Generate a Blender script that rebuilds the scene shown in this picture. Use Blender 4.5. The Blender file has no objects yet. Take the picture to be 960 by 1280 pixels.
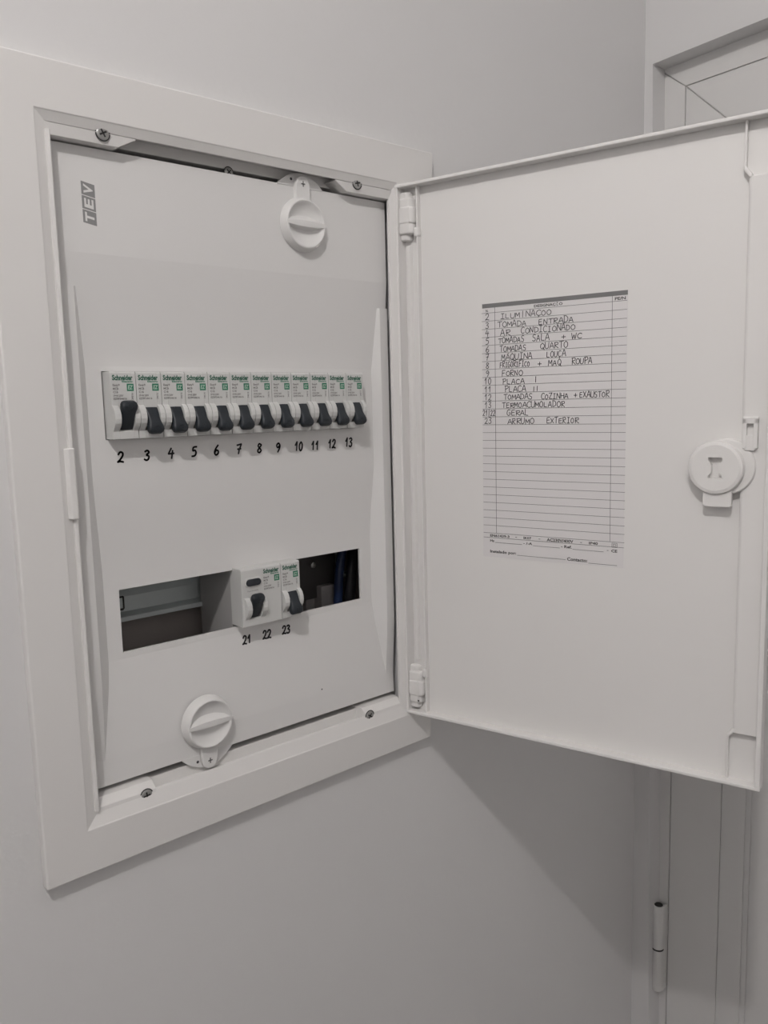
import bpy, bmesh, math, random
from mathutils import Matrix, Vector
random.seed(7)
C = bpy.context.scene.collection
S = 0.001                      # the scene is modelled in millimetres
Z0 = 1580.0                    # height of the board's centre above the floor

# ------------------------------------------------------------------ camera
cam_d = bpy.data.cameras.new('camera'); cam = bpy.data.objects.new('camera', cam_d); C.objects.link(cam)
YAW, PITCH, ROLL, FPX = 0.7242, -0.1294, -0.0253, 1041.26
fw = Vector((math.sin(YAW)*math.cos(PITCH), math.cos(YAW)*math.cos(PITCH), math.sin(PITCH)))
rt = Vector((math.cos(YAW), -math.sin(YAW), 0)); up = rt.cross(fw)
r2 = rt*math.cos(ROLL) + up*math.sin(ROLL); u2 = up*math.cos(ROLL) - rt*math.sin(ROLL)
m = Matrix((r2, u2, -fw)).transposed().to_4x4()
m.translation = Vector((-340.02, -522.58, 47.9 + Z0))*S
cam.matrix_world = m
cam_d.sensor_fit = 'HORIZONTAL'; cam_d.sensor_width = 36.0; cam_d.lens = FPX/960*36.0
cam_d.clip_start = 0.01
bpy.context.scene.camera = cam

# ------------------------------------------------------------------ world, lamp, exposure
w = bpy.data.worlds.new('world'); bpy.context.scene.world = w; w.use_nodes = True
w.node_tree.nodes['Background'].inputs[0].default_value = (0.62, 0.66, 0.72, 1)
w.node_tree.nodes['Background'].inputs[1].default_value = 0.05
LAMP = (-627.0, -650.0, 850.0)
ld = bpy.data.lights.new('ceiling_bulb', 'POINT'); ld.shadow_soft_size = 0.014
ld.energy = 15.4; ld.color = (1.0, 0.955, 0.938)
lo = bpy.data.objects.new('ceiling_bulb', ld); C.objects.link(lo)
lo.location = (LAMP[0]*S, LAMP[1]*S, (LAMP[2] + Z0)*S)
vs = bpy.context.scene.view_settings
vs.view_transform = 'Standard'; vs.look = 'None'; vs.exposure = 0.0; vs.gamma = 1.0; vs.use_curve_mapping = False

# ------------------------------------------------------------------ materials
def mat(name, col, rough=0.5, metal=0.0, bump=0.0, bscale=300.0, var=0.0, spec=0.5):
    mt = bpy.data.materials.new(name); mt.use_nodes = True
    nt = mt.node_tree; b = nt.nodes['Principled BSDF']
    b.inputs['Base Color'].default_value = (*col, 1); b.inputs['Roughness'].default_value = rough
    b.inputs['Metallic'].default_value = metal; b.inputs['Specular IOR Level'].default_value = spec
    if bump or var:
        tc = nt.nodes.new('ShaderNodeTexCoord'); nz = nt.nodes.new('ShaderNodeTexNoise')
        nz.inputs['Scale'].default_value = bscale; nz.inputs['Detail'].default_value = 4
        nt.links.new(tc.outputs['Object'], nz.inputs['Vector'])
        if bump:
            bp = nt.nodes.new('ShaderNodeBump'); bp.inputs['Strength'].default_value = bump
            bp.inputs['Distance'].default_value = 0.0006
            nt.links.new(nz.outputs['Fac'], bp.inputs['Height']); nt.links.new(bp.outputs['Normal'], b.inputs['Normal'])
        if var:
            mx = nt.nodes.new('ShaderNodeMixRGB'); n2 = nt.nodes.new('ShaderNodeTexNoise')
            n2.inputs['Scale'].default_value = bscale*0.08
            nt.links.new(tc.outputs['Object'], n2.inputs['Vector']); nt.links.new(n2.outputs['Fac'], mx.inputs[0])
            mx.inputs[1].default_value = (*[c*(1-var) for c in col], 1); mx.inputs[2].default_value = (*[min(1, c*(1+var)) for c in col], 1)
            nt.links.new(mx.outputs[0], b.inputs['Base Color'])
    return mt
M = dict(
 wall=mat('wall_paint', (0.735, 0.732, 0.73), 0.85, bump=0.25, bscale=140, var=0.012, spec=0.25),
 ceil=mat('ceiling_paint', (0.74, 0.735, 0.73), 0.9, bump=0.1, spec=0.2),
 floor=mat('floor_tile', (0.25, 0.22, 0.20), 0.5, bump=0.05, var=0.08, bscale=40),
 frame=mat('white_moulded_plastic', (0.78, 0.77, 0.755), 0.42, bump=0.04, bscale=900),
 door=mat('white_door_plastic', (0.80, 0.79, 0.775), 0.38, bump=0.03, bscale=900),
 cover=mat('white_cover_plastic', (0.76, 0.755, 0.745), 0.45, bump=0.03, bscale=900),
 body=mat('breaker_grey_white', (0.63, 0.635, 0.62), 0.45, bump=0.05, bscale=1500),
 toggle=mat('slate_black_plastic', (0.014, 0.019, 0.025), 0.5, bump=0.05, bscale=1500),
 green=mat('green_ink', (0.03, 0.20, 0.115), 0.6), dgreen=mat('dark_green_ink', (0.035, 0.13, 0.085), 0.6),
 badge_ink=mat('pale_green_ink', (0.45, 0.60, 0.50), 0.6),
 ink=mat('black_marker_ink', (0.012, 0.012, 0.016), 0.55), pen=mat('grey_pen_ink', (0.035, 0.035, 0.042), 0.6),
 print=mat('grey_print_ink', (0.085, 0.083, 0.083), 0.6), fine=mat('faint_grey_ink', (0.22, 0.215, 0.21), 0.6),
 band=mat('mid_grey_print', (0.19, 0.19, 0.19), 0.6), paper=mat('label_paper', (0.76, 0.745, 0.745), 0.6, bump=0.03, bscale=700),
 logo=mat('logo_grey_print', (0.27, 0.27, 0.27), 0.5), steel=mat('zinc_screw', (0.42, 0.42, 0.41), 0.35, 0.9, bump=0.1, bscale=1500),
 rear=mat('grey_rear_plastic', (0.42, 0.415, 0.41), 0.5, bump=0.05, bscale=1500),
 dark=mat('dark_recess', (0.03, 0.03, 0.03), 0.7), galv=mat('galvanised_rail', (0.68, 0.73, 0.73), 0.45, 0.25, bump=0.1, bscale=400, var=0.08),
 box=mat('grey_box_plastic', (0.46, 0.42, 0.40), 0.6, bump=0.05), cable=mat('black_cable', (0.012, 0.012, 0.014), 0.45),
 bcable=mat('blue_cable', (0.015, 0.03, 0.085), 0.45), gcable=mat('green_cable', (0.03, 0.06, 0.03), 0.45),
 joinery=mat('white_door_paint', (0.74, 0.735, 0.725), 0.5, bump=0.05, bscale=500), shade_plate=mat('shade_plate_black', (0.055, 0.052, 0.05), 0.45),
 term=mat('grey_terminal', (0.40, 0.38, 0.38), 0.5),
 lampm=mat('lamp_trim', (0.8, 0.8, 0.8), 0.4),
)

# ------------------------------------------------------------------ mesh building
class MB:
    def __init__(s): s.v = []; s.f = []
    def add(s, vs_, fs):
        o = len(s.v); s.v += [tuple(p) for p in vs_]; s.f += [tuple(i+o for i in f) for f in fs]
    def box(s, x0, x1, y0, y1, z0, z1):
        s.add([(x, y, z) for x in (x0, x1) for y in (y0, y1) for z in (z0, z1)],
              [(0,1,3,2),(4,6,7,5),(0,4,5,1),(2,3,7,6),(0,2,6,4),(1,5,7,3)])
    def prism(s, poly, a0, a1, axis='x'):
        # poly: (y,z) for axis x, (x,z) for axis y, (x,y) for axis z
        mk = {'x': lambda p, a: (a, p[0], p[1]), 'y': lambda p, a: (p[0], a, p[1]), 'z': lambda p, a: (p[0], p[1], a)}[axis]
        n = len(poly)
        s.add([mk(p, a0) for p in poly] + [mk(p, a1) for p in poly],
              [tuple(range(n)), tuple(range(2*n-1, n-1, -1))] + [(i, (i+1) % n, n+(i+1) % n, n+i) for i in range(n)])
    def loft(s, secs, cap=True):
        n = len(secs[0]); o = []
        for q in secs: o += q
        f = [(k*n+i, k*n+(i+1) % n, (k+1)*n+(i+1) % n, (k+1)*n+i) for k in range(len(secs)-1) for i in range(n)]
        if cap: f += [tuple(range(n)), tuple(range(len(o)-1, len(o)-1-n, -1))]
        s.add(o, f)
    def lathe(s, prof, c=(0,0,0), axis='y', n=40):
        # prof: (radius, offset along axis)
        secs = []
        for r, h in prof:
            q = []
            for i in range(n):
                a = 2*math.pi*i/n; x, z = r*math.cos(a), r*math.sin(a)
                q.append({'y': (c[0]+x, c[1]+h, c[2]+z), 'z': (c[0]+x, c[1]+z, c[2]+h), 'x': (c[0]+h, c[1]+x, c[2]+z)}[axis])
            secs.append(q)
        s.loft(secs)
    def tube(s, pts, r, n=10):
        secs = []; pts = [Vector(p) for p in pts]
        for i, p in enumerate(pts):
            t = (pts[min(i+1, len(pts)-1)] - pts[max(i-1, 0)]).normalized()
            a = t.cross(Vector((0.3, 1, 0.1))).normalized(); b = t.cross(a)
            secs.append([tuple(p + a*r*math.cos(2*math.pi*k/n) + b*r*math.sin(2*math.pi*k/n)) for k in range(n)])
        s.loft(secs)
    def ribbon(s, pts, wd, y):
        # flat pen stroke in the x-z plane, facing -y
        for (x0, z0), (x1, z1) in zip(pts, pts[1:]):
            d = Vector((x1-x0, z1-z0)); L = d.length
            if L < 1e-6: continue
            d /= L; e = d*wd*0.32; nn = Vector((-d.y, d.x))*wd/2
            a = Vector((x0, z0))-e; b = Vector((x1, z1))+e
            s.add([(a.x+nn.x*.6, y, a.y+nn.y*.6), (a.x-nn.x*.6, y, a.y-nn.y*.6), (a.x+d.x*wd*.3-nn.x, y, a.y+d.y*wd*.3-nn.y),
                   (b.x-d.x*wd*.3-nn.x, y, b.y-d.y*wd*.3-nn.y), (b.x-nn.x*.6, y, b.y-nn.y*.6), (b.x+nn.x*.6, y, b.y+nn.y*.6),
                   (b.x-d.x*wd*.3+nn.x, y, b.y-d.y*wd*.3+nn.y), (a.x+d.x*wd*.3+nn.x, y, a.y+d.y*wd*.3+nn.y)], [tuple(range(8))])
    def rect(s, x0, x1, z0, z1, y): s.add([(x0,y,z0),(x1,y,z0),(x1,y,z1),(x0,y,z1)], [(0,1,2,3)])
    def mesh(s, name, material, smooth=None, flip=False):
        me = bpy.data.meshes.new(name)
        me.from_pydata([(x*S, y*S, z*S) for x, y, z in s.v], [], s.f)
        bm = bmesh.new(); bm.from_mesh(me); bmesh.ops.recalc_face_normals(bm, faces=bm.faces); bm.to_mesh(me); bm.free()
        me.materials.append(material)
        if smooth is not None:
            me.polygons.foreach_set('use_smooth', [True]*len(me.polygons)); me.set_sharp_from_angle(angle=math.radians(smooth))
        return me
    def obj(s, name, material, parent=None, loc=(0,0,0), smooth=None, bevel=0, seg=2, angle=35):
        o = bpy.data.objects.new(name, s.mesh(name, material, smooth)); C.objects.link(o)
        if parent: o.parent = parent
        o.location = [c*S for c in loc]
        if bevel:
            b = o.modifiers.new('bevel', 'BEVEL'); b.width = bevel*S; b.segments = seg; b.limit_method = 'ANGLE'; b.angle_limit = math.radians(angle)
        return o
def tag(o, label=None, cat=None, group=None, kind=None):
    if label: o['label'] = label
    if cat: o['category'] = cat
    if group: o['group'] = group
    if kind: o['kind'] = kind
    return o
def empty(name, loc, rz=0.0, parent=None):
    o = bpy.data.objects.new(name, None); C.objects.link(o); o.empty_display_size = 0.02
    o.location = [c*S for c in loc]; o.rotation_euler = (0, 0, rz)
    if parent: o.parent = parent
    return o

_tc = {}
def text2d(t, bold=0.0, shear=0.0):
    key = (t, bold, shear)
    if key in _tc: return _tc[key]
    cu = bpy.data.curves.new('t', 'FONT'); cu.body = t; cu.size = 1.0; cu.offset = bold; cu.shear = shear; cu.resolution_u = 2
    ob = bpy.data.objects.new('t', cu); C.objects.link(ob)
    dg = bpy.context.evaluated_depsgraph_get(); dg.update()
    me = bpy.data.meshes.new_from_object(ob.evaluated_get(dg))
    vv = [(v.co.x, v.co.y) for v in me.vertices]; ff = [tuple(p.vertices) for p in me.polygons]
    bpy.data.objects.remove(ob); bpy.data.curves.remove(cu); bpy.data.meshes.remove(me)
    _tc[key] = (vv, ff); return _tc[key]
def put_text(mb, t, x0, x1, z0, z1, y, bold=0.0, shear=0.0, rot=False):
    # fits the text's own bounds into the rectangle; rot: reads upwards
    vv, ff = text2d(t, bold, shear)
    if not vv: return
    a, b = min(v[0] for v in vv), max(v[0] for v in vv); c, d = min(v[1] for v in vv), max(v[1] for v in vv)
    out = []
    for px, pz in vv:
        u, v = (px-a)/max(b-a, 1e-6), (pz-c)/max(d-c, 1e-6)
        if rot: out.append((x1-(x1-x0)*v, y, z0+(z1-z0)*u))
        else: out.append((x0+(x1-x0)*u, y, z0+(z1-z0)*v))
    mb.add(out, ff)

# pen strokes of handwritten characters on a unit cell (x, z)
G = {
 'A': [[(0,0),(.45,1),(.6,.95),(1,0)], [(.15,.35),(.85,.4)]], 'B': [[(.1,0),(.1,1),(.7,.95),(.75,.65),(.15,.5),(.9,.4),(.85,.05),(.1,0)]],
 'C': [[(.95,.85),(.6,1),(.2,.8),(.05,.45),(.25,.1),(.6,0),(.95,.1)]], 'D': [[(.1,1),(.12,0)], [(0,1),(.6,.95),(.95,.55),(.75,.15),(.1,0)]],
 'E': [[(.9,1),(.15,.95),(.1,.5),(.15,.02),(.95,.05)], [(.12,.52),(.8,.55)]], 'F': [[(.1,0),(.15,1),(.95,1)], [(.12,.5),(.8,.55)]],
 'G': [[(.9,.9),(.5,1),(.1,.7),(.1,.2),(.5,0),(.9,.2),(.9,.45),(.55,.45)]], 'H': [[(.1,1),(.1,0)], [(.9,1),(.9,0)], [(.1,.5),(.9,.55)]],
 'I': [[(.5,1),(.5,0)], [(.2,1),(.8,1)], [(.1,0),(.9,0)]], 'i': [[(.5,1),(.5,0)]], 'L': [[(.1,1),(.1,.05),(.9,0)]], 'M': [[(0,0),(.1,1),(.5,.35),(.9,1),(1,0)]],
 'N': [[(.05,0),(.1,1),(.85,.05),(.9,1.1)]], 'O': [[(.5,1),(.1,.7),(.1,.25),(.5,0),(.9,.25),(.9,.7),(.5,1)]], 'P': [[(.2,0),(.2,1)], [(0,.95),(.7,1),(.9,.7),(.25,.45)]],
 'Q': [[(.5,1),(.1,.7),(.1,.25),(.5,0),(.9,.25),(.9,.7),(.5,1)], [(.6,.25),(1,-.2)]], 'R': [[(.15,0),(.15,1)], [(0,.95),(.8,1),(.85,.65),(.2,.5),(1,0)]],
 'S': [[(.9,.9),(.5,1),(.15,.8),(.3,.55),(.75,.45),(.85,.15),(.5,0),(.05,.1)]], 'T': [[(.5,.95),(.5,0)], [(0,.92),(1,1)]], 'U': [[(.05,1),(.1,.2),(.45,0),(.85,.2),(.95,1)]],
 'W': [[(0,1),(.25,0),(.5,.7),(.75,0),(1,1)]], 'X': [[(0,1),(1,0)], [(.95,1),(.05,0)]], 'Z': [[(.05,.95),(.9,1),(.1,.05),(1,0)]],
 '+': [[(.5,.8),(.5,.1)], [(.05,.45),(.95,.45)]], '/': [[(.5,1.1),(.5,-.1)]], "'": [[(.3,1.12),(.7,1.35)]], '~': [[(.1,1.15),(.35,1.28),(.65,1.15),(.9,1.28)]], ',': [[(.5,0),(.6,-.15),(.4,-.3)]],
 '0': [[(.5,1),(.12,.7),(.15,.25),(.5,0),(.85,.25),(.88,.7),(.5,1)]], '1': [[(.15,.6),(.55,1),(.55,0)]], '2': [[(.08,.75),(.35,1),(.75,.9),(.75,.6),(.35,.2),(.05,.02),(.4,.08),(.95,0)]],
 '3': [[(.1,.9),(.5,1),(.8,.8),(.4,.55),(.8,.4),(.75,.1),(.4,0),(.08,.12)]], '4': [[(.45,1),(.05,.42),(.95,.45)], [(.7,.75),(.62,-.08)]], '5': [[(.85,1),(.3,.95),(.22,.6),(.6,.62),(.8,.35),(.6,.05),(.1,0)]],
 '6': [[(.7,1),(.3,.65),(.12,.25),(.4,0),(.8,.15),(.75,.42),(.4,.48),(.15,.25)]], '7': [[(.05,.9),(.85,1),(.5,.4),(.4,0)], [(.2,.48),(.8,.52)]],
 '8': [[(.75,.9),(.4,1),(.2,.75),(.55,.5),(.85,.22),(.5,0),(.15,.2),(.45,.52),(.8,.8),(.75,.9)]], '9': [[(.85,.75),(.5,1),(.15,.75),(.4,.5),(.85,.72),(.75,.35),(.45,-.02)]],
}
ACC = {'Ç': 'C,', 'Ã': 'A~', 'Á': "A'"}
def smooth_pts(p, n=4):
    if len(p) < 4: return p
    out = []
    for i in range(len(p)-1):
        a, b, c, d = p[max(i-1, 0)], p[i], p[i+1], p[min(i+2, len(p)-1)]
        for k in range(n):
            t = k/n
            out.append(tuple(0.5*((2*b[j]) + (-a[j]+c[j])*t + (2*a[j]-5*b[j]+4*c[j]-d[j])*t*t + (-a[j]+3*b[j]-3*c[j]+d[j])*t**3) for j in (0, 1)))
    out.append(p[-1]); return out
def write(mb, t, x0, x1, z, h, wd, y, fill=0.78, jit=0.06, slant=0.05):
    n = len(t); cw = (x1-x0)/n
    for i, ch in enumerate(t):
        if ch == ' ': continue
        hh = h*random.uniform(1-jit, 1+jit*1.5); dz = random.uniform(-.04, .05)*h; ww = cw*fill*random.uniform(1-jit, 1+jit)
        for g in ACC.get(ch, ch):
            for st in G[g]:
                q = smooth_pts(st) if g in 'BCDGOPQRSU023568 9' else st
                mb.ribbon([(x0+i*cw+px*ww+slant*pz*hh, z+dz+pz*hh) for px, pz in q], wd, y)

# ================================================================== SETTING
ZC = 910.0                     # ceiling above the board's centre
FL = -Z0
XL, YB = -1350.0, -1500.0       # far left wall, wall behind the viewer
def W(mb, name, material, bevel=0): return tag(mb.obj(name, material, loc=(0, 0, Z0), bevel=bevel), kind='structure')
b = MB(); b.box(XL, -150, 8, 118, FL, ZC); b.box(150, 640, 8, 118, FL, ZC); b.box(-150, 150, 8, 118, 230, ZC); b.box(-150, 150, 8, 118, FL, -230)
W(b, 'wall_back', M['wall'])
# right wall: a narrow pier, the wall over the door niche, the wall past the door
DOORW = -930.0
def edge_y(z): return -1.7 - 10.9*(409-z)/850.0        # the niche's edge is not quite plumb
b = MB()
b.add([(530, 8, FL), (530, 8, 409), (530, edge_y(409), 409), (530, edge_y(FL), FL), (640, 8, FL), (640, 8, 409), (640, edge_y(409), 409), (640, edge_y(FL), FL)],
      [(0,1,2,3), (4,7,6,5), (0,3,7,4), (1,5,6,2), (2,6,7,3), (0,4,5,1)])
sl = -0.043
z1, z2_ = 409.0, 409.0 + sl*(DOORW)
b.prism([(8, 409+sl*10), (edge_y(409), 409), (DOORW, z2_), (YB, z2_), (YB, ZC), (8, ZC)], 530, 640, 'x')
b.box(530, 640, YB, DOORW, FL, z2_)
W(b, 'wall_right', M['wall'])
b = MB(); b.box(XL-100, XL, YB, 118, FL, ZC); W(b, 'wall_left', M['wall'])
b = MB(); b.box(XL-100, 640, YB-100, YB, FL, ZC); W(b, 'wall_front', M['wall'])
b = MB(); b.box(XL-100, 640, YB-100, 118, ZC, ZC+60); W(b, 'ceiling', M['ceil'])
b = MB(); b.box(XL-100, 640, YB-100, 118, FL-60, FL); W(b, 'floor', M['floor'])
# door in the niche
dr = tag(empty('door_1', (555, 0, 0)), kind='structure')
def DP(name, poly, x0, x1, bevel=0.8, mt='joinery', nm=None):
    mb = MB(); mb.prism(poly, x0-555, x1-555, 'x')
    o = mb.obj(name, M[mt], dr, (0, 0, Z0), bevel=bevel); return o
g = 0.5
# jamb and head of the fixed frame, mitred
DP('frame_jamb', [(4, 409), (-26.6, 384.3), (-24.6, FL+2), (4, FL+2)], 555, 600, .5)
DP('frame_head', [(3, 409.4), (-27.0, 384.9), (DOORW, 411), (DOORW, 450), (3, 412)], 555, 600, .5)
DP('leaf_stile', [(-27.6, 383.2), (-90, 323), (-88.9, FL+12), (-25.6, FL+12)], 555.5, 598, .5)
DP('leaf_rail', [(-28.2, 384.0), (-90.5, 324), (DOORW+4, 350), (DOORW+4, 410.2)], 555.5, 598, .5)
DP('glazing_bead', [(-90.8, 321.6), (-118, 295), (-118, FL+60), (-89.6, FL+60)], 556.0, 596, .4)
DP('glazing_bead', [(-91.6, 322.6), (-119, 296), (DOORW+70, 322), (DOORW+70, 348.6)], 556.0, 596, .4)
DP('bead_lip', [(-119.8, 293), (-124.5, 289), (-124.5, FL+60), (-119.8, FL+60)], 556.6, 596, 0.4)
DP('door_panel', [(-125.8, 288), (DOORW+75, 320), (DOORW+75, FL+60), (-125.8, FL+60)], 556.4, 596, .4)
mb = MB(); mb.box(2.6, 40, DOORW, 3, FL+1, 440); mb.obj('rebate', M['joinery'], dr, (0, 0, Z0))
hg = MB(); hg.lathe([(0.1, 0), (4.6, 0), (6.2, -.6), (6.9, -2), (6.9, -57)], (-10, -19, -578.5), 'z', 28)
hg.lathe([(6.9, -59), (6.9, -112), (6.2, -114), (0.1, -114)], (-10, -19, -578.5), 'z', 28)
hg.box(-9, 0.5, -25.7, -23.5, -692, -579)
ho = hg.obj('hinge', M['joinery'], dr, (0, 0, Z0), smooth=40)
mb = MB(); mb.lathe([(7.1, -57.2), (7.1, -59)], (-10, -19, -578.5), 'z', 28); mb.obj('hinge_ring', M['dark'], ho)
mb = MB(); mb.lathe([(0.1, .3), (5.0, .3), (5.2, -.2)], (-10, -19, -578.5), 'z', 24); mb.obj('hinge_pin', M['dark'], ho)
# ceiling lamp that lights the scene
lamp = tag(empty('ceiling_lamp', (LAMP[0], LAMP[1], ZC+Z0)), 'round white ceiling lamp above and to the left of the board', 'lamp')
mb = MB(); mb.lathe([(.05, 0), (55, 0), (57, -3), (52, -10), (22, -14), (20, -16), (.05, -16)], (0, 0, 0), 'z', 48)
mb.obj('ceiling_plate', M['lampm'], lamp, smooth=40)
lo.parent = lamp; lo.location = (0, 0, (LAMP[2]-ZC)*S)

# ================================================================== DISTRIBUTION BOARD
board = tag(empty('distribution_board', (0, 8, Z0-258)), 'white flush-mounted electrical distribution board with its door standing open, set in the wall', 'fuse box')
BL = (0, -8, 258)                # board-local position of the origin used for measuring
# ---- frame
fr = MB()
OUT = [(-176, 257), (188, 258), (173.2, -256.6), (-175, -258.2)]; IN = [(-145.5, 226.7), (145.5, 226.7), (145.5, -226.7), (-145.5, -226.7)]
fv = [(x, 0, z) for x, z in OUT] + [(x, 0, z) for x, z in IN] + [(x, 8.2, z) for x, z in OUT] + [(x, 8.2, z) for x, z in IN]
ff = []
for i in range(4):
    j = (i+1) % 4; ff += [(i, j, 4+j, 4+i), (8+i, 12+i, 12+j, 8+j), (i, 8+i, 8+j, j), (4+i, 4+j, 12+j, 12+i)]
fr.add(fv, ff)
frame = fr.obj('frame', M['frame'], board, BL, bevel=1.3, seg=3)
rc = MB()
T, Bm, Lf, Rt = 226.7, -226.7, -145.5, 145.5
# profiles: (inset from the opening, depth)
def side_x(prof, a0, a1, top):     # runs along x
    sg = 1 if top else -1; base = T if top else Bm
    poly = [(y, base - sg*i) for i, y in prof] + [(36, base-sg*prof[-1][0]), (36, base+sg*3), (0.6, base+sg*3)]
    rc.prism(poly, a0, a1, 'x')
def side_z(prof, a0, a1, left):
    sg = 1 if left else -1; base = Lf if left else Rt
    poly = [(base + sg*i, y) for i, y in prof] + [(base+sg*prof[-1][0], 36), (base-sg*3, 36), (base-sg*3, 0.6)]
    rc.prism(poly, a0, a1, 'z')
side_x([(-.3, .5), (5.2, 2.9), (5.3, 3.6), (2.5, 5.5), (2.2, 14)], -146, 146, True)
side_x([(2.0, 16.5), (9.0, 17), (9.1, 20)], -146, 146, True)
def boss(xa, xb, xc):      # screw boss on the top side: flush with the bevel, tapering off towards xc
    q = [(xa, 2.6, T-5.6), (xa, 4.1, T-12.4), (xb, 4.1, T-12.4), (xc, 3.0, T-6.2), (xc, 2.6, T-5.6)]
    rc.add(q + [(x, 22, z) for x, y, z in q], [(0,1,2,3,4), (9,8,7,6,5)] + [(i, 5+i, 5+(i+1) % 5, (i+1) % 5) for i in range(5)])
boss(-140, -93, -81); boss(142, 95, 83)
side_x([(-.3, .5), (9, 4), (10.0, 4.5), (9.0, 6), (5, 7), (5, 14)], -146, 146, False)
side_x([(4, 16.5), (13.0, 17), (13.2, 20)], -146, 146, False)
side_x([(7.0, 3.4), (10.4, 4.0), (15.0, 9.5), (15.2, 14)], -140, -95, False); side_x([(7.0, 3.4), (10.4, 4.0), (15.0, 9.5), (15.2, 14)], 99, 141, False)
side_z([(-.3, .5), (8.8, 4), (9.0, 7)], -226, 226, True)
side_z([(5.4, 3.4), (5.8, 1.0), (7.8, .6), (8.6, 1.4), (8.8, 6)], -217, 216.5, True)
rc.prism([(146, .6), (139.4, 4), (139.3, 6.5), (142, 8), (149, 9), (149, .6)], -226, 226, 'z')
rec = rc.obj('recess_surround', M['frame'], board, BL, bevel=0.5, seg=2)
mb = MB(); mb.prism([(-143.0, 1.4), (-141.4, -1.4), (-137.8, -1.6), (-136.6, -.4), (-136.6, 6), (-143.0, 6)], -20, 25, 'z')
mb.obj('latch_keeper', M['frame'], board, BL, bevel=1.0, seg=3)
# ---- back box
bx = MB()
bx.box(-148, 148, 96, 99, -228, 228); bx.box(-149, -146, 30, 99, -228, 228); bx.box(146, 149, 30, 99, -228, 228)
bx.box(-148, 148, 30, 99, 226, 229); bx.box(-148, 148, 30, 99, -229, -226)
bx.obj('back_box', M['box'], board, BL)
# ---- screws
def screw(x, z, y, r=4.2):
    s_ = MB(); s_.lathe([(r, 0.8), (r, -.1), (r*.86, -.55), (r*.6, -.7), (.05, -.75)], (0, 0, 0), 'y', 24)
    o = s_.obj('screw', M['steel'], board, (x+BL[0], y+BL[1], z+BL[2]), smooth=40)
    a = random.uniform(0, 1.5); k = MB()
    for t in (a, a+math.pi/2):
        k.add([(math.cos(t)*r*.62*p - math.sin(t)*r*.13*q, -.82, math.sin(t)*r*.62*p + math.cos(t)*r*.13*q) for p, q in ((-1,-1),(1,-1),(1,1),(-1,1))], [(0,1,2,3)])
    k.lathe([(r*1.18, .1), (r*1.18, -.15), (r*1.0, -.15), (r*1.0, .1)], (0, 0, 0), 'y', 24)
    k.obj('cross_slot', M['dark'], o)
screw(-103.2, 220.8, 2.9); screw(105.0, 221.5, 2.9); screw(103.4, -218.0, 3.9); screw(-102.2, -219.2, 3.9)
screw(-4.5, 215.6, 16, 3.4)

# ---- moulded cover with its two slots
cv = MB()
CX = 141.4; CT, CB = 213.2, -208.0
SL1 = (-108.6, 109.2, 28.2, 73.8); SL2 = (-104.9, 111.4, -119.3, -74.9)
def ease(t): return t*t*(3-2*t)
F0, R1, R2, FB = 11.5, 17.4, 21.0, 15.0
def depth(z):
    if z >= 148: return F0
    if z >= 77: return F0 + (R1-F0)*(148-z)/71
    if z >= 6: return R1
    if z >= -70: return R1 + (R2-R1)*ease((6-z)/76)
    if z >= -124: return R2
    if z >= -190: return R2 - (R2-FB)*((-124-z)/66)
    return FB - .6*(-190-z)/18
zs = [CT, 190, 170, 148, 140, 133, 127.01, 127, 112, 98, 88, 77, 73.8, 50, 28.2, 6, 0, -8, -16, -24, -32, -40, -48, -56, -64, -70, -74.9, -96, -119.3, -124, -140, -156, -172, -190, CB]
rows = []
for z in zs:
    d = depth(z); brd = 127 >= z >= -190
    e = (F0 + (FB-F0)*min(1, max(0, (-140-z)/50))) if brd else d
    wl = 133.2 - max(0, d-e)*1.0 if brd else 133.2 - .5
    a, bb = (SL1[0], SL1[1]) if z > 0 else (SL2[0], SL2[1])
    rows.append([(-CX, e, z), (-125.2, e, z), (-wl+8, d, z), (a, d, z), (bb, d, z), (wl, d, z), (133.2, e, z), (CX, e, z)])
n = 8; vv = [p for r_ in rows for p in r_]; fc = []
for k in range(len(zs)-1):
    for i in range(n-1):
        hole = i == 3 and ((zs[k] <= 73.9 and zs[k+1] >= 28.1) or (zs[k] <= -74.8 and zs[k+1] >= -119.4))
        if not hole: fc.append((k*n+i, k*n+i+1, (k+1)*n+i+1, (k+1)*n+i))
# side skirts
o0 = len(vv)
for k, z in enumerate(zs): vv += [(-CX, 20, z), (CX, 20, z)]
for k in range(len(zs)-1):
    fc += [(k*n, (k+1)*n, o0+2*k+2, o0+2*k), (k*n+7, o0+2*k+1, o0+2*k+3, (k+1)*n+7)]
o1 = len(vv)
for i in range(n): vv.append((rows[0][i][0], 20, CT))
for i in range(n): vv.append((rows[-1][i][0], 20, CB))
for i in range(n-1):
    fc += [(i, o1+i, o1+i+1, i+1), ((len(zs)-1)*n+i, (len(zs)-1)*n+i+1, o1+n+i+1, o1+n+i)]
cv.add(vv, fc)
me = cv.mesh('front_cover', M['cover'])
bm = bmesh.new(); bm.from_mesh(me); bmesh.ops.remove_doubles(bm, verts=bm.verts, dist=1e-6)
bmesh.ops.recalc_face_normals(bm, faces=bm.faces)
fx = max((f for f in bm.faces), key=lambda f: f.calc_center_median().z if abs(f.normal.y) > .9 else -9)
if fx.normal.y > 0: bmesh.ops.reverse_faces(bm, faces=bm.faces)
bm.to_mesh(me); bm.free()
me.polygons.foreach_set('use_smooth', [False]*len(me.polygons))
cover = bpy.data.objects.new('front_cover', me); C.objects.link(cover); cover.parent = board; cover.location = [c*S for c in BL]
sd = cover.modifiers.new('solidify', 'SOLIDIFY'); sd.thickness = 1.8*S; sd.offset = -1
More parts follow.
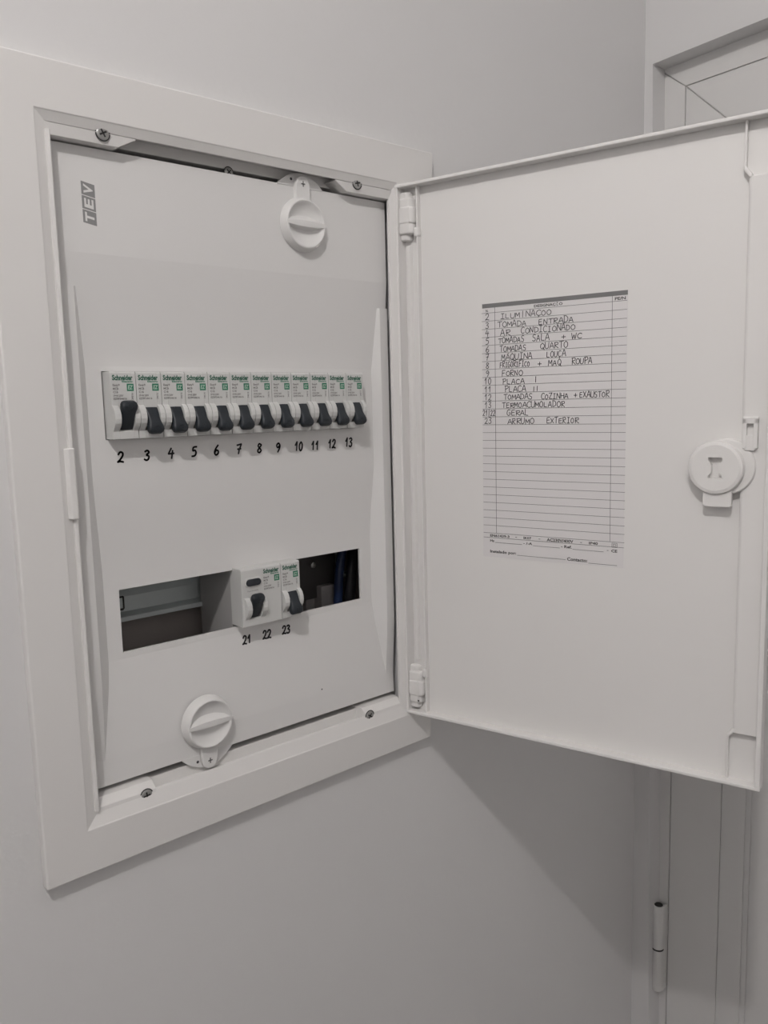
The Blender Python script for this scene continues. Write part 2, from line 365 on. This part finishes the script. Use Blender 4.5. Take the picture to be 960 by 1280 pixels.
bv = cover.modifiers.new('bevel', 'BEVEL'); bv.width = 0.7*S; bv.segments = 2; bv.limit_method = 'ANGLE'; bv.angle_limit = math.radians(50)
# marker numbers on the cover
NUM = {'2': (-99.0, 16.7), '3': (-79.9, 16.6), '4': (-61.7, 17.2), '5': (-43.4, 17.3), '6': (-25.1, 16.9), '7': (-6.0, 17.0), '8': (12.1, 16.7), '9': (29.3, 15.9),
       '10': (48.8, 16.1), '11': (65.1, 15.8), '12': (82.3, 16.2), '13': (100.1, 16.6), '21': (-5.2, -130.8), '22': (13.3, -130.8), '23': (31.8, -130.6)}
for t, (x, z) in NUM.items():
    q = MB(); wd = 5.0 if len(t) == 1 else 8.2; h = 6.8 if t not in ('21', '22', '23') else 6.2
    y = depth(z) - 0.12; zb = z - h/2
    write(q, t, x-wd/2, x+wd/2, zb, h, 1.35, y, fill=.9, jit=.03, slant=.12)
    if len(t) == 2 and z < 0: q.v = [(vx, depth(vz)-.15, vz) for vx, vy, vz in q.v]
    q.obj('handwritten_number', M['ink'], cover)
# printed logo
lg, lt = MB(), MB()
zz = [166.6, 175.2, 183.8, 192.4]
X0, X1 = -116.0, -107.2
for k in range(3):
    a_, b_ = zz[k]+.25, zz[k+1]-.25; sk = -1.6
    lg.add([(X0, F0-.1, a_), (X1, F0-.1, a_+sk), (X1, F0-.1, b_+sk), (X0, F0-.1, b_)], [(0,1,2,3)])
    q = MB(); put_text(q, 'TEV'[k], X0+1.4, X1-1.4, a_+1.2, b_-1.2, F0-.2, bold=.035, rot=True)
    lt.add([(x, y, z + sk*(x-X0)/(X1-X0)) for x, y, z in q.v], q.f)
lgo = lg.obj('printed_logo', M['logo'], cover)
lt.obj('printed_letters', M['cover'], cover)
mb = MB(); mb.lathe([(0.7, 0), (0.1, -.15)], (61.8, depth(-186.7)-.02, -186.7), 'y', 8); mb.obj('paint_chip', M['pen'], cover)

# ---- two quarter-turn cover knobs
def knob(x, z, sgn, tilt=0.0):
    fz = F0 if sgn > 0 else FB - .4
    k = MB(); y0 = fz-.1; H = 6.8 if sgn > 0 else 8.2
    k.lathe([(20.4, 0), (20.0, -2.2), (18.6, -H+1.2), (17.9, -H), (16.9, -H), (15.9, -H+.8), (13.5, -H+3.0), (8, -H+4.4), (.05, -H+4.8)], (0, 0, 0), 'y', 56)
    s_ = sgn
    k.prism([(-6.6, s_*16), (6.6, s_*16), (6.6, s_*29.0), (5.2, s_*33.2), (2.4, s_*35.4), (-2.4, s_*35.4), (-5.2, s_*33.2), (-6.6, s_*29.0)], -3.8, 1.0, 'y')
    o = k.obj('cover_knob', M['cover'], board, (x+BL[0], y0+BL[1], z+BL[2]), smooth=40, bevel=.5)
    o.rotation_euler = (0, tilt, 0)
    gq = MB(); sec = []
    for t in [i/16 for i in range(17)]:
        xx = -18.3+36.6*t; hw = 1.3 + 1.7*math.sin(math.pi*t)**.8
        sec.append([(xx, -H-.15, hw*.75), (xx, -H-.15, -hw*.75), (xx, -H+4.9, -hw*1.15-.8), (xx, -H+4.9, hw*1.7+1.6)])
    gq.loft(sec); gq.obj('grip_bar', M['cover'], o, smooth=30)
    pm = MB()
    pm.rect(-1.9, 1.9, s_*29.6-.5, s_*29.6+.5, -3.95); pm.rect(-.5, .5, s_*29.6-2.1, s_*29.6+2.1, -3.95)
    pm.obj('plus_mark', M['fine'], o)
    # the ear of the cover that the knob sits on
    e_ = MB(); zb = (CT-.6) if s_ > 0 else (CB+.6); hi = 10.6 if s_ > 0 else 11.2
    e_.prism([(x-21.8, zb)] + [(x-21.8+43.6*t, zb + s_*hi*math.sin(math.pi*t)**.8) for t in [i/16 for i in range(1, 16)]] + [(x+21.8, zb)], fz-.5, fz+1.4, 'y')
    eo = e_.obj('cover_ear', M['cover'], cover, bevel=.4)
    pm = MB(); pm.lathe([(1.1, 0), (1.0, -.1), (.05, -.12)], (x-8.6, fz-.53, zb+s_*5.2), 'y', 12); pm.obj('ear_pin_hole', M['pen'], cover)
knob(55.4, 185.0, 1); knob(-47.6, -183.2, -1)

# ---- mounting rail behind the lower slot and terminal block
rl = MB()
rl.prism([(84, -84), (77, -84), (76, -85), (84, -103), (84, -105.4), (78.5, -105.8), (70, -107.4), (70, -111.0), (71.2, -111.0), (71.2, -108.6), (80, -107), (86, -107), (86, -84)], -120, 140, 'x')
rl.box(-120, 140, 80, 84.2, -106, -60); rl.box(-120, 140, 84, 96, -100, -92)
rail = rl.obj('mounting_rail', M['galv'], board, BL, bevel=.3)
mb = MB()
mb.prism([(x, z) for x, z in ((-82.6, -94), (-81.4, -92.6), (-77, -92.6), (-75.8, -94), (-75.8, -103), (-77, -104.4), (-81.4, -104.4), (-82.6, -103))], 79.6, 80.2, 'y')
mb.obj('rail_slot', M['dark'], rail)
mb = MB(); mb.prism([(x, z) for x, z in ((-81.2, -94.6), (-77.4, -94.6), (-77.4, -102.6), (-81.2, -102.6))], 79.3, 79.9, 'y'); mb.obj('slot_tongue', M['galv'], rail)
tb = MB(); tb.box(100, 116, 62, 96, -134, -113); tb.box(90, 100, 72, 96, -150, -124); tb.obj('terminal_block', M['term'], board, BL, bevel=1.0)
mb = MB(); mb.box(44, 121, 67.5, 69, -112.5, -55); mb.box(44, 121, 69, 74, -124, -112.5); mb.box(44, 145, 92, 94, -170, -101); mb.obj('added_shade_plate', M['shade_plate'], board, BL)  # dark plates added to stand in for deep shade right of the lower breakers
tb = MB(); tb.lathe([(2.6, 0), (2.6, -2), (1, -2.4), (.05, -1.4)], (95, 67.5, -93), 'y', 16); tb.lathe([(1.9, 0), (1.9, -2), (.05, -2.2)], (112, 78, -108), 'y', 14)
tb.obj('terminal_screws', M['steel'], board, BL)

# ---- board door (local x runs from hinge to free edge, local y away from the viewer)
TH = 1.8087; HX, HY = 144.3, 1.71
door = MB()
DW, DT, DBm = 292.3, 225.6, -225.6
door.box(0.3, DW, 8.8, 11.0, DBm, DT)                                     # skin
door.box(0, DW, -.3, 9.2, DT-2.6, DT); door.box(0, DW, -.3, 9.2, DBm, DBm+2.6)   # top and bottom rim
door.box(0, 2.4, 0, 9.2, DBm+2, DT-2); door.box(DW-3.4, DW, -.3, 9.2, DBm+2, DT-2)
door.box(17.6, 19.2, 3.6, 9.2, DBm+2, DT-2)                                # rib beside the hinges
door.prism([(4, 9), (6, 6.6), (9, 6.6), (11, 9)], DBm+48, DT-48, 'z')
door.box(268.6, 270.0, 5.0, 9.2, DBm+2, -191); door.box(269.2, 270.8, 4.4, 9.2, 193, DT-2)
door.prism([(268.6, -196), (268.6, -190), (272.4, -185), (274, -185), (274, -187.5), (270.2, -192)], 4.8, 9.2, 'y'); door.prism([(269.2, 197), (269.2, 192), (272.6, 187), (274.4, 187), (274.4, 189.5), (270.9, 194)], 4.2, 9.2, 'y')
dob = door.obj('door', M['door'], board, (HX+BL[0], HY+BL[1], BL[2]), bevel=.7, seg=3)
dob.rotation_euler = (0, 0, math.atan2(-math.sin(TH), -math.cos(TH)))
mb = MB(); mb.prism([(272.2, 9), (272.6, 5.2), (274, 4.2), (288.6, 4.2), (288.6, 9)], -188.4, 188.0, 'z')
mb.obj('catch_strip', M['door'], dob, bevel=.8, seg=3)
# hinge arms: stepped, rounded knuckles
def arm(z0, sg):
    k = MB()
    for (a, b_, s0, s1, y0, y1) in ((0, 8, 2.3, 12.5, 2.5, 9), (5, 16, 2.2, 15.5, 1.2, 9), (12, 26, 2.2, 17.6, .0, 9), (22, 34, 2.2, 16.6, .6, 9), (31, 39, 2.3, 12.5, 2.6, 9)):
        za, zb = sorted((z0+sg*a, z0+sg*b_))
        k.prism([(s0, y1), (s0, y0+1), (s0+2, y0), (s1-4, y0), (s1-1.4, y0+1.8), (s1, y1)], za, zb, 'z')
    k.prism([(15, 9), (15, 3), (18.6, 2.2), (19.8, 4), (19.8, 9)], *sorted((z0+sg*29, z0+sg*37)), 'z')
    return k.obj('hinge_arm', M['door'], dob, bevel=1.8, seg=4)
arm(219.6, -1); arm(-220.6, 1)
mb = MB(); mb.lathe([(.9, 0), (.8, -.1), (.05, -.1)], (12.2, 1.3, -213), 'y', 10); mb.obj('arm_pin_hole', M['dark'], dob)
# latch
mb = MB(); mb.lathe([(19, 9), (19, 3.4), (18.2, 2.5), (16, 2.3), (.05, 2.3)], (263.6, 0, -.6), 'y', 56); mb.obj('latch_collar', M['door'], dob, smooth=40)
KX, KZ = 257.6, -1.2
secs = []
hole = [(-4.6, 7.2), (4.6, 7.2), (4.6, 5.4), (2.7, 2.2), (2.7, -3.4), (4.6, -5.4), (4.6, -7.2), (-4.6, -7.2), (-4.6, -5.4), (-2.7, -3.4), (-2.7, 2.2), (-4.6, 5.4)]
# disc with a butterfly key hole: rim ring + face bridging circle to hole
kb = MB(); N = 60
def circ(r, y): return [(KX+r*math.cos(2*math.pi*i/N+math.pi/2+.0), y, KZ+r*math.sin(2*math.pi*i/N+math.pi/2)) for i in range(N)]
ring = [circ(18.4, 6.0), circ(18.4, 0.4), circ(17.6, -1.2), circ(15.6, -1.8)]
kb.loft(ring, cap=False)
bmk = bmesh.new()
cvs = [bmk.verts.new(p) for p in circ(15.6, -1.8)]; hvs = [bmk.verts.new((KX+x, -1.8, KZ+z)) for x, z in hole]
eds = [bmk.edges.new((cvs[i], cvs[(i+1) % N])) for i in range(N)] + [bmk.edges.new((hvs[i], hvs[(i+1) % 12])) for i in range(12)]
res = bmesh.ops.triangle_fill(bmk, use_beauty=True, edges=eds)
bmk.verts.index_update()
kb.add([tuple(v.co) for v in bmk.verts], [tuple(v.index for v in f.verts) for f in bmk.faces]); bmk.free()
kb.loft([[(KX+x, -1.8, KZ+z) for x, z in hole], [(KX+x*.94, 3.4, KZ+z*.96) for x, z in hole]], cap=False)
kb.add([(KX+x*.94, 3.4, KZ+z*.96) for x, z in hole], [tuple(range(12))])
knb = kb.obj('latch_knob', M['door'], dob, smooth=35)
mb = MB(); mb.prism([(KX-8.2, KZ-14), (KX+10.6, KZ-14), (KX+10.6, -27.0), (KX+9.2, -28.2), (KX-6.6, -28.2), (KX-8.2, -27)], .6, 3.6, 'y')
mb.box(KX-6, KX+8, 3.0, 9, -20, -12); mb.obj('latch_tongue', M['door'], dob, bevel=.5)
mb = MB()
mb.box(273.6, 276.4, 1.2, 6, 12, 32); mb.box(280.6, 283.4, 1.2, 6, 12, 32); mb.box(273.6, 283.4, 1.2, 6, 28.5, 33.0); mb.prism([(273.6, 21), (283.4, 21), (283.4, 13), (281.5, 10.6), (275.5, 10.6), (273.6, 13)], 1.6, 6, 'y')
mb.box(273.6, 283.4, 4.4, 6.4, 12, 33); mb.obj('latch_bracket', M['door'], dob, bevel=.5)

# ================================================================== INDEX CARD ON THE DOOR
rz = math.atan2(-math.sin(TH), -math.cos(TH))
card = tag(empty('circuit_card', (HX, HY, Z0), rz), 'white ruled paper circuit list with grey header and pen handwriting, stuck inside the open door', 'label')
YC = 8.78
mb = MB(); mb.prism([(74.2, -79.2), (191.6, -78.6), (192.8, 124.0), (75.6, 124.2)], YC-.22, YC-.02, 'y'); mb.obj('paper_sheet', M['paper'], card)
YT = YC - .34
mb = MB(); mb.rect(75.4, 192.7, 120.8, 124.1, YT); mb.obj('header_band', M['band'], card)
lines = MB()
for i in range(29):
    z = 116.9 - 6.29*i; lines.rect(74.9, 192.3, z-.14, z+.14, YT)
lines.rect(74.8, 192, -63.2, -62.9, YT)
lines.rect(86.4, 86.75, -59.3, 120.8, YT); lines.rect(181.2, 181.5, -59.3, 120.8, YT)
for a, b_, z in ((85.2, 109.3, -66.9), (118.8, 141.5, -67.1), (151.8, 176.5, -67.3), (104.8, 146.2, -75.9), (164.6, 187, -77)): lines.rect(a, b_, z-.15, z+.15, YT)
lines.obj('ruled_lines', M['print'], card)
for t, a, b_, z0, z1_ in (('N.', 78.6, 80.8, 117.6, 119.6), ('DESIGNAÇÃO', 120, 143.2, 117.4, 120.4), ('PE/N', 183.2, 191.2, 117.6, 119.8),
        ('EN61439-3', 80.8, 98.2, -62.4, -60.2), ('-', 103.4, 104.8, -61.5, -61.1), ('IK07', 110.6, 117.4, -62.4, -60.2), ('-', 123.6, 125, -61.5, -61.1), ('AC230V/400V', 130.5, 152.4, -62.6, -60.0), ('-', 158, 159.4, -61.7, -61.3), ('IP40', 164.9, 172, -62.5, -60.3),
        ('Hz', 80.8, 84.6, -66.6, -64.6), ('- /-A', 110.4, 118.2, -66.7, -64.6), ('- Ref.', 142.4, 151.2, -66.9, -64.6), ('-', 179, 180.3, -66.2, -65.8), ('CE', 182.4, 187, -67.2, -64.9),
        ('Instalado por:', 80.7, 104, -76.3, -73.2), ('Contacto:', 147.4, 163.8, -76.6, -73.8)):
    pt = MB(); put_text(pt, t, a, b_, z0, z1_, YT, .034); pt.obj('printed_word', M['print'], card)
pt = MB()
for a in (0, .9):   # double square symbol
    x0, x1, q0, q1 = 182.8+a, 187-a, -63.4+a, -60.0-a
    for r in ((x0, x1, q0, q0+.28), (x0, x1, q1-.28, q1), (x0, x0+.28, q0, q1), (x1-.28, x1, q0, q1)): pt.rect(*r, YT)
pt.obj('printed_symbol', M['print'], card)
def sx(x): return 86.5 + (x-132)*.1468 - max(0, x-500)*.004
ROWS = [('2', [('ILUMiNAÇOO', 165, 460)]), ('3', [('TOMADA', 148, 320), ('ENTRADA', 385, 582)]), ('4', [('AR', 165, 228), ('CONDICIONADO', 285, 590)]),
 ('5', [('TOMADAS', 152, 308), ('SALA', 350, 447), ('+', 512, 542), ('WC', 568, 632)]), ('6', [('TOMADAS', 160, 318), ('QUARTO', 395, 552)]), ('7', [('MÁQUINA', 170, 352), ('LOUÇA', 430, 538)]),
 ('8', [('FRIGORIFICO', 160, 337), ('+', 380, 404), ('MAQ', 440, 517), ('ROUPA', 570, 684)]), ('9', [('FORNO', 172, 296)]), ('10', [('PLACA', 175, 308), ('i', 362, 376)]), ('11', [('PLACA', 188, 315), ('ii', 350, 388)]),
 ('12', [('TOMADAS', 182, 354), ('COZINHA', 400, 552), ('+', 582, 606), ('EXAUSTOR', 614, 776)]), ('13', [('TERMOACUMOLADOR', 172, 537)]), ('21/22', [('GERAL', 200, 332)]), ('23', [('ARRUMO', 205, 362), ('EXTERIOR', 430, 612)])]
for i, (num, words) in enumerate(ROWS):
    zl = 116.9 - 6.29*(i+1); hw = MB()
    nw = {1: 4.0, 2: 6.8, 5: 11.6}[len(num)]; nx = 80.0 if len(num) < 5 else 80.8
    write(hw, num, nx-nw/2, nx+nw/2, zl+.8, 4.7, .52, YT-.05, fill=.85, slant=.05)
    for t, a, b_ in words: write(hw, t, sx(a), sx(b_), zl+.6+random.uniform(-.2, .4), 4.1, .52, YT-.05, fill=.86, jit=.14, slant=.04)
    hw.obj('handwritten_row', M['pen'], card)

# ================================================================== CIRCUIT BREAKERS
BH = 44.4
def body_mesh(wd, toggle_x, ears, gap=15.4):
    mb = MB()
    face = [(gap, 0), (0, 0), (0, 5.2)]; top = [(0, BH-1.2), (.8, BH), (gap, BH)]
    ear = face + [(-.5, 6.2), (-2.6, 8.2), (-4.0, 10.4), (-4.7, 13.4), (-4.4, 16.5), (-3.2, 19.4), (-1.5, 21.4), (0, 22.2)] + top
    mid = face + [(1.2, 5.8), (6, 7.6), (6, 19.0), (4.5, 20.4), (0, 20.6)] + top
    flat = face + top
    xs = [0] + [x for e in ears for x in e] + [wd]
    for a, b_ in ears: mb.prism(ear, a, b_, 'x')
    mb.prism(mid, ears[0][1], ears[1][0], 'x')
    if ears[0][0] > .05: mb.prism(flat, 0, ears[0][0], 'x')
    if ears[1][1] < wd-.05: mb.prism(flat, ears[1][1], wd, 'x')
    return mb
def toggle_mesh(x, up):
    mb = MB(); st = []
    # along the lever: (z, y, half width, half thickness)
    pth = [(20.8, 3.4, 4.8, 2.4), (18.0, 1.4, 4.8, 2.6), (15.0, -.2, 4.6, 2.7), (12.2, -1.6, 4.3, 2.7), (9.6, -3.2, 4.7, 2.7), (7.4, -4.4, 5.5, 2.6), (5.4, -5.1, 5.7, 2.3), (3.9, -5.3, 5.0, 1.9), (3.1, -5.3, 3.6, 1.2)]
    for z, y, hw_, th in pth:
        if up: z = 28.0 - z
        sec = []
        for i in range(16):
            a = 2*math.pi*i/16; ca, sa = math.cos(a), math.sin(a)
            sec.append((x+hw_*math.copysign(abs(ca)**.45, ca), y + th*math.copysign(abs(sa)**.45, sa), z + (.45*th*math.copysign(abs(sa)**.45, sa))*(1 if up else -1)))
        st.append(sec)
    mb.loft(st)
    zc = 6.6 if not up else 21.4
    return mb, zc
def ring_mark(x, z, y):
    mb = MB(); mb.lathe([(1.9, 0), (1.9, -.35), (1.4, -.35), (1.4, 0)], (x, y, z), 'y', 16); return mb
def prints(o0, wd):
    # o0: left edge of the printed label; returns meshes: brand line, second line, badge, badge letters, small print
    br, b2, bd, bl, sm = MB(), MB(), MB(), MB(), MB(); y = -.12
    put_text(br, 'Schneider', o0+1.4, o0+15.6, 38.6, 42.2, y, .042)
    put_text(b2, 'Electric', o0+8.0, o0+15.6, 37.2, 38.5, y, .03)
    bd.rect(o0+11.2, o0+16.0, 31.6, 36.4, y)
    put_text(bl, 'EZ', o0+11.8, o0+15.4, 32.6, 35.4, y-.12, .03, .2)
    for t, a, b_, z, h in (('Easy9', 1.5, 6.4, 34.4, 1.9), ('MCB', 1.5, 5.4, 32.4, 1.5), ('C16', 1.5, 5.0, 30.2, 1.5), ('1P+N 230V', 1.6, 8.4, 27.9, 1.4), ('EZ9F34616', 1.6, 10.8, 25.9, 1.4)): put_text(sm, t, o0+a, o0+b_, z, z+h, y, .03)
    put_text(sm, '34616', o0+14.0, o0+15.4, 25.9, 30.2, y, .012, rot=True)
    return br, b2, bd, bl, sm
PM = (('brand_lettering', 'dgreen'), ('brand_second_line', 'green'), ('green_badge', 'green'), ('badge_letters', 'badge_ink'), ('small_print', 'fine'))
def breaker(x, y, z, up=False, proto={}):
    t = empty('circuit_breaker', (x, y, z+Z0)); k = 'up' if up else 'down'
    if not proto:
        proto['body'] = body_mesh(17.6, 9.8, ((0, 4.4), (14.2, 17.6))).mesh('breaker_body', M['body'])
        for (nm, mt), mbx in zip(PM, prints(0, 17.7)): proto[nm] = mbx.mesh(nm, M[mt])
    if k not in proto:
        tm, zc = toggle_mesh(9.8, up); proto[k] = tm.mesh('toggle', M['toggle'], 50); proto['ring'+k] = ring_mark(9.8, zc, -7.1).mesh('toggle_mark', M['toggle'])
    def ch(nm, me, par=t):
        o = bpy.data.objects.new(nm, me); C.objects.link(o); o.parent = par; return o
    if 'rear' not in proto:
        rb = MB(); rb.box(0, 17.6, 15.4, 63, -20, 65); proto['rear'] = rb.mesh('rear_housing', M['rear'])
    ch('rear_housing', proto['rear'])
    bo = ch('body', proto['body']); bvm = bo.modifiers.new('bevel', 'BEVEL'); bvm.width = .12*S; bvm.segments = 1; bvm.limit_method = 'ANGLE'; bvm.angle_limit = math.radians(60)
    tg = ch('toggle', proto[k]); ch('toggle_mark', proto['ring'+k], tg)
    for nm, _ in PM: ch(nm, proto[nm])
    return t
names = ['2', '3', '4', '5', '6', '7', '8', '9', '10', '11', '12', '13']
ORD = ['leftmost', 'second from the left', 'third from the left', 'fourth from the left', 'fifth from the left', 'sixth from the left', 'sixth from the right', 'fifth from the right', 'fourth from the right', 'third from the right', 'second from the right', 'rightmost']
for i, nmb in enumerate(names):
    t = breaker(-107.6+18.03*i, 6.5, 28.8, up=(i == 0))
    L = ('white circuit breaker with raised black toggle, leftmost in the upper row' if i == 0 else
         'white breaker with toggle down, %s in upper row, above handwritten %s' % (ORD[i], nmb))
    tag(t, L, 'circuit breaker', 'breakers in the upper row')
t = breaker(21.8, 9.5, -117.7)
tag(t, 'white single circuit breaker with lowered black toggle in the lower slot, above handwritten 23', 'circuit breaker')
# residual current device, two modules wide
rcd = tag(empty('residual_current_breaker', (-14.6, 9.5, -117.7+Z0)), 'double-width white safety breaker with black test button, in lower slot above handwritten 21 and 22', 'circuit breaker')
body_mesh(35.7, 11, ((2.2, 6.4), (16.2, 20.2))).obj('body', M['body'], rcd)
mb = MB(); mb.box(0, 35.7, 15.4, 63, -20, 65); mb.obj('rear_housing', M['rear'], rcd)
tm, zc = toggle_mesh(11.2, True); tg = tm.obj('toggle', M['toggle'], rcd, smooth=50); ring_mark(11.2, zc, -7.1).obj('toggle_mark', M['toggle'], tg)
for (nm, mt), mbx in zip(PM, prints(18.6, 36)): mbx.obj(nm, M[mt], rcd)
def oblong(w_, h_, n_=10): return [(w_*math.cos(a)+ (1 if math.cos(a) > 0 else -1)*(0) , h_*math.sin(a)) for a in [2*math.pi*i/(2*n_) for i in range(2*n_)]]
def stad(w_, h_, cx_, cz_):
    r = h_; out = []
    for i in range(9): a = -math.pi/2 + math.pi*i/8; out.append((cx_+w_-r+r*math.cos(a), cz_+r*math.sin(a)))
    for i in range(9): a = math.pi/2 + math.pi*i/8; out.append((cx_-w_+r+r*math.cos(a), cz_+r*math.sin(a)))
    return out
mb = MB(); mb.prism(stad(7.9, 3.7, 10.6, 33.6), -.7, .2, 'y'); rim = mb.obj('button_rim', M['body'], rcd, bevel=.4)
mb = MB(); mb.prism(stad(6.6, 2.7, 10.6, 33.6), -1.6, .2, 'y'); mb.obj('test_button', M['toggle'], rcd, bevel=.6)
mb = MB(); put_text(mb, 'Test monthly', 5.0, 15.0, 26.2, 27.6, -.12, .01); mb.obj('button_print', M['fine'], rcd)

# ================================================================== CABLES IN THE LOWER SLOT
def cable(pts, r, mt, label):
    pp = []
    for i in range(25):
        t = i/24*(len(pts)-1); k = min(int(t), len(pts)-2); f = t-k
        a, b_, c, d = pts[max(k-1, 0)], pts[k], pts[k+1], pts[min(k+2, len(pts)-1)]
        pp.append(tuple(.5*(2*b_[j]+(-a[j]+c[j])*f+(2*a[j]-5*b_[j]+4*c[j]-d[j])*f*f+(-a[j]+3*b_[j]-3*c[j]+d[j])*f**3) for j in range(3)))
    mb = MB(); mb.tube(pp, r, 12)
    return tag(mb.obj('electric_cable', M[mt], None, (0, 0, Z0), smooth=60), label, 'cable', 'cables at the right of the lower slot')
cable([(128, 62, -30), (123, 58, -75), (115, 55, -105), (112, 58, -170)], 4.2, 'bcable', 'dark blue cable, leftmost of the cables in the lower slot')
cable([(139, 64, -30), (134, 56, -75), (124, 50, -108), (122, 58, -170)], 4.4, 'cable', 'thick black cable, second from the left in the lower slot')
cable([(142, 74, -30), (139, 66, -75), (132, 58, -110), (131, 64, -170)], 3.8, 'bcable', 'dark blue cable between two darker cables at the slot end')
cable([(142, 50, -30), (140.5, 44, -80), (137, 42, -115), (138, 52, -170)], 3.2, 'gcable', 'dark green cable, rightmost in the lower slot')
